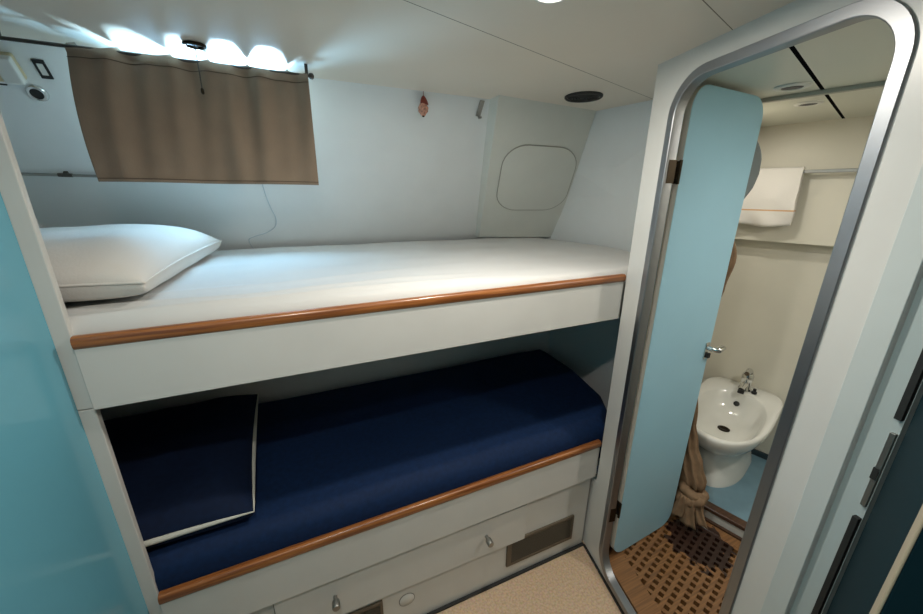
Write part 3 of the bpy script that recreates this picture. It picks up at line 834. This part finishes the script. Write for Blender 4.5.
for bb, dz in ((1.0,.010),(.13,0)):
    bm = BM(); tube(bm, [cu(i/120, bb)+V((0,-.0011,dz)) for i in range(121)], .0011, 6)
    link('stitching', bm, M['thread'], cto)
bm = BM(); tube(bm, [hs(-.96,.478,.016), hs(.0,.490,.016)], .0050, 10)
lr = thing('wall_rod', 'thin grey rod on the hull side at the height of the curtain hem', 'rod', hs(-.5,.48,.0))
link('rod', bm, M['grey_metal'], lr, smooth=50)
bm = BM(); tube(bm, [hs(-.80,.4795,.016), hs(-.76,.480,.016)], .0068, 10); obox(bm, hs(-.78,.48,.008), (1,0,0), HN, HN.cross(V((1,0,0))), .006, .008, .006); link('bracket', bm, M['dark_metal'], lr, smooth=40)

# ------------------------------------------------------------------ small fittings
UPH = (HT-HB).normalized()   # up along the sloping hull side
def onhull(u, f, off=0): return hs(u, f, off)
# reading lamp / alarm box
lp = thing('wall_box', 'aged cream plastic box high on the hull side left of the curtain', 'box', hs(-.77,.072,0))
bm = BM(); obox(bm, hs(-.80,.072,.020), (1,0,0), UPH, HN, .085, .036, .019); link('housing', bm, M['plastic_beige'], lp, bevel=.006, seg=3)
bm = BM(); obox(bm, hs(-.735,.072,.034), (1,0,0), UPH, HN, .022, .037, .012); link('end_cap', bm, M['plastic_white'], lp, bevel=.005, seg=3)
bm = BM(); obox(bm, hs(-.77,.118,.038), (1,0,0), UPH, HN, .012, .0015, .002); link('slot', bm, M['black'], lp)
# switch
sw = thing('rocker_switch', 'small black framed rocker switch on the hull side near the curtain', 'switch', hs(-.668,.076,0))
bm = BM(); plate(bm, [hs(-.668+x*.014, .076+y*.027/.92, .001) for x, y in ((-1,-1),(1,-1),(1,1),(-1,1))], [[hs(-.668+x*.0075, .076+y*.017/.92, .001) for x, y in ((-1,-1),(1,-1),(1,1),(-1,1))]], HN*.005); link('frame', bm, M['black'], sw, bevel=.001)
bm = BM(); obox(bm, hs(-.668,.076,.003), (1,0,0), UPH, HN, .0074, .0168, .003); link('rocker', bm, M['plastic_white'], sw, bevel=.001)
# round socket
sk = thing('wall_socket', 'round chrome rimmed black socket below the small switch', 'socket', hs(-.716,.158,0))
bm = BM(); lathe(bm, [(.026,0),(.026,.004),(.022,.009),(.016,.010),(.0150,.006)], hs(-.716,.158,.0), HN, 32, False); link('rim', bm, M['chrome'], sk, smooth=40)
bm = BM(); lathe(bm, [(.0155,.004),(.0155,.0085),(.010,.0095),(0,.007)], hs(-.716,.158,.0), HN, 32); link('cap', bm, M['black'], sk, smooth=40)
# thin cable below the curtain
cp = [(-.137,.42),(-.132,.55),(-.12,.66),(-.105,.74),(-.118,.80),(-.16,.84),(-.215,.865),(-.245,.885),(-.247,.92),(-.238,.965)]
pts = [hs(u, f, .004) for u, f in cp]
def smoothpts(P, n=6):
    out = []
    for i in range(len(P)-1):
        p0, p1, p2, p3 = P[max(i-1,0)], P[i], P[i+1], P[min(i+2,len(P)-1)]
        for k in range(n):
            t = k/n
            out.append(.5*((2*p1)+(p2-p0)*t+(2*p0-5*p1+4*p2-p3)*t*t+(3*p1-p0-3*p2+p3)*t**3))
    out.append(P[-1]); return out
bm = BM(); tube(bm, smoothpts(pts), .0022, 8)
tag(link('cable', bm, M['cable'], smooth=179), 'thin white cable running down the hull side from the curtain to the mattress', 'cable')
# ceiling ring with a pull cord
cr = thing('pull_cord', 'dark ring fitting on the ceiling with a short hanging cord in front of the curtain', 'cord', (-.222,1.449,CEIL))
bm = BM()
tube(bm, [V((-.222,1.438,CEIL-.0045))+V((.026*math.cos(2*PI*k/32), .022*math.sin(2*PI*k/32), 0)) for k in range(32)], .0042, 8, closed=True)
box(bm, -.228, -.216, 1.415, 1.460, CEIL-.006, CEIL-.001)
link('ring', bm, M['bronze'], cr, smooth=50)
bm = BM(); tube(bm, [(-.222,1.438,CEIL-.006),(-.2215,1.437,2.04),(-.2225,1.438,1.985)], .0016, 8); link('cord', bm, M['dark_metal'], cr, smooth=50)
bm = BM(); lathe(bm, [(0,0),(.0045,.004),(.0045,.014),(.002,.018),(0,.018)], (-.2225,1.438,1.968), Z, 14); link('toggle', bm, M['bronze'], cr, smooth=50)
# hanging shell charm
ch = thing('hanging_charm', 'small red and pale pink shell charm hanging at the top of the hull side', 'charm', (.537,1.65,2.02))
cx, cy = .537, 1.640
bm = BM(); rings = []
for i in range(12):
    f = i/11; z = 2.057-.052*f; r = .0215*abs(math.sin(PI*(.12+.83*f)))**.8*(1+.06*math.sin(f*21))
    rings.append([(cx-.004*math.sin(f*3)+r*math.cos(t)*(1+.15*math.sin(3*t+f*5)), cy+.8*r*math.sin(t), z) for t in [2*PI*k/20 for k in range(20)]])
loft(bm, rings); link('shell', bm, M['pink'], ch, smooth=179)
bm = BM(); rings = []
for i in range(10):
    f = i/9; z = 2.084-.034*f; r = .0185*(f**.7)*(1-.25*f*f)+.0015
    rings.append([(cx+.004*f+r*math.cos(t)*(1+.2*math.sin(2*t+1)), cy+.8*r*math.sin(t), z) for t in [2*PI*k/18 for k in range(18)]])
loft(bm, rings); link('cap', bm, M['red'], ch, smooth=179)
bm = BM(); tube(bm, [(cx,cy,2.082),(cx,cy,CEIL-.0005)], .0012, 6); link('string', bm, M['red'], ch)
bm = BM(); lathe(bm, [(0,0),(.005,.002),(.006,.006),(.003,.010),(0,.011)], (cx-.002,cy,2.001), Z, 12); link('tip', bm, M['bronze'], ch, smooth=60)
# grey metal coat hook
hk = thing('wall_hook', 'grey metal hook on the hull side just left of the casing', 'hook', hs(.818,.05,0))
bm = BM(); obox(bm, hs(.815,.046,.005), (1,0,0), UPH, HN, .0115, .036, .002); link('plate', bm, M['grey_metal'], hk, bevel=.001)
bm = BM(); tube(bm, [hs(.815,.080,.006), hs(.816,.085,.02), hs(.819,.075,.030)], .0052, 10); link('prong', bm, M['grey_metal'], hk, smooth=50)
# black speaker in the ceiling
sp = thing('ceiling_speaker', 'round black speaker grille in the ceiling above the foot of the upper bunk', 'speaker', (1.19,1.412,CEIL-.01))
bm = BM(); lathe(bm, [(.080,.0095),(.080,.004),(.076,.0),(.070,.0),(.068,.003)], (1.19,1.412,CEIL-.010), Z, 48, False); link('rim', bm, M['black'], sp, smooth=40)
bm = BM()
for r in (.012,.024,.036,.048,.060): tube(bm, [(1.19+r*math.cos(2*PI*k/40),1.412+r*math.sin(2*PI*k/40),CEIL-.0075) for k in range(40)], .003, 6, closed=True)
for k in range(6): tube(bm, [(1.19,1.412,CEIL-.0065),(1.19+.069*math.cos(PI*k/3),1.412+.069*math.sin(PI*k/3),CEIL-.0065)], .002, 6)
link('grille', bm, M['black'], sp, smooth=60)
bm = BM(); lathe(bm, [(.070,.0088),(0,.0085)], (1.19,1.412,CEIL-.010), Z, 40, False); link('cone', bm, M['rubber'], sp)

# ------------------------------------------------------------------ lamps
def area(name, loc, size, power, col, target=None, shape='DISK', sizey=None, spread=PI):
    l = bpy.data.lights.new(name, 'AREA'); l.energy = power; l.color = col; l.shape = shape; l.size = size
    if sizey: l.size_y = sizey
    l.spread = spread
    o = bpy.data.objects.new(name, l); COL.objects.link(o); o.location = loc
    d = V(target)-V(loc) if target is not None else V((0,0,-1))
    o.rotation_euler = d.to_track_quat('-Z','Y').to_euler()
    return o
def downlight(x, y, label, power):
    t = thing('downlight', label, 'lamp', (x,y,CEIL-.008), 'lit cabin downlights')
    bm = BM(); lathe(bm, [(.044,.0078),(.044,.004),(.040,.0),(.034,.0),(.031,.004)], (x,y,CEIL-.008), Z, 40, False); link('trim_ring', bm, M['plastic_white'], t, smooth=40)
    bm = BM(); lathe(bm, [(.0315,.004),(.020,.002),(0,.0015)], (x,y,CEIL-.008), Z, 40, False); link('lens', bm, M['lamp'], t, smooth=60)
    area('downlight_bulb', (x,y,CEIL-.010), .06, power, (1,.93,.83))
downlight(.541,.772,'lit round downlight at the top edge above the bunk front', 8.5)
downlight(-.08,.20,'added unseen downlight above the camera, filling the bunk fronts', 7.5)  # unseen lamp added as fill for the bunk fronts
area('washroom_light', B(2.08,.50,BC-.02), .06, 2.4, (1,.95,.86))  # light added without a fitting, placed to match the towel's shadow
area('washroom_fill', B(1.60,-.40,BC-.02), .08, 7, (1,.96,.90))  # unseen fill added to brighten the washroom and its blue door
# daylight outside the window
area('daylight', (-.22,3.2,1.585), .20, 17, (.55,.80,1.0), target=(-.22,1.49,2.082), shape='RECTANGLE', sizey=.20, spread=math.radians(40))
area('sky_glow', (-.22,2.45,1.60), .50, 30, (.40,.72,1.0), target=(-.22,1.50,1.90), shape='RECTANGLE', sizey=.16, spread=math.radians(110))
area('sky_soft', hs(-.22,.26,-.25), .55, 9, (.42,.73,1.0), target=hs(-.22,.26,0), shape='RECTANGLE', sizey=.3)

w = bpy.data.worlds.new('outside'); S.world = w; w.use_nodes = True
bg = w.node_tree.nodes['Background']; bg.inputs['Color'].default_value = (.55,.75,1,1); bg.inputs['Strength'].default_value = .02

# ------------------------------------------------------------------ camera
cam = bpy.data.cameras.new('camera'); co = bpy.data.objects.new('camera', cam); COL.objects.link(co); S.camera = co
cam.sensor_width = 36; cam.lens = 362/923*36; cam.clip_start = .01
R = Matrix(((.917268, .112, -.383986),(-.399852, .276, -.873806),(.008, .955, .297935)))
right = V((.9169,-.3990,.0082)); fwd = V((.3840,.8738,-.2980)).normalized()
down = None
right = (right - fwd*right.dot(fwd)).normalized(); up = right.cross(fwd)
co.matrix_world = Matrix(((right.x,up.x,-fwd.x,0),(right.y,up.y,-fwd.y,0),(right.z,up.z,-fwd.z,1.69),(0,0,0,1)))

S.view_settings.view_transform = 'Standard'; S.view_settings.look = 'None'; S.view_settings.gamma = 1
S.view_settings.use_curve_mapping = False; S.view_settings.exposure = 0.06
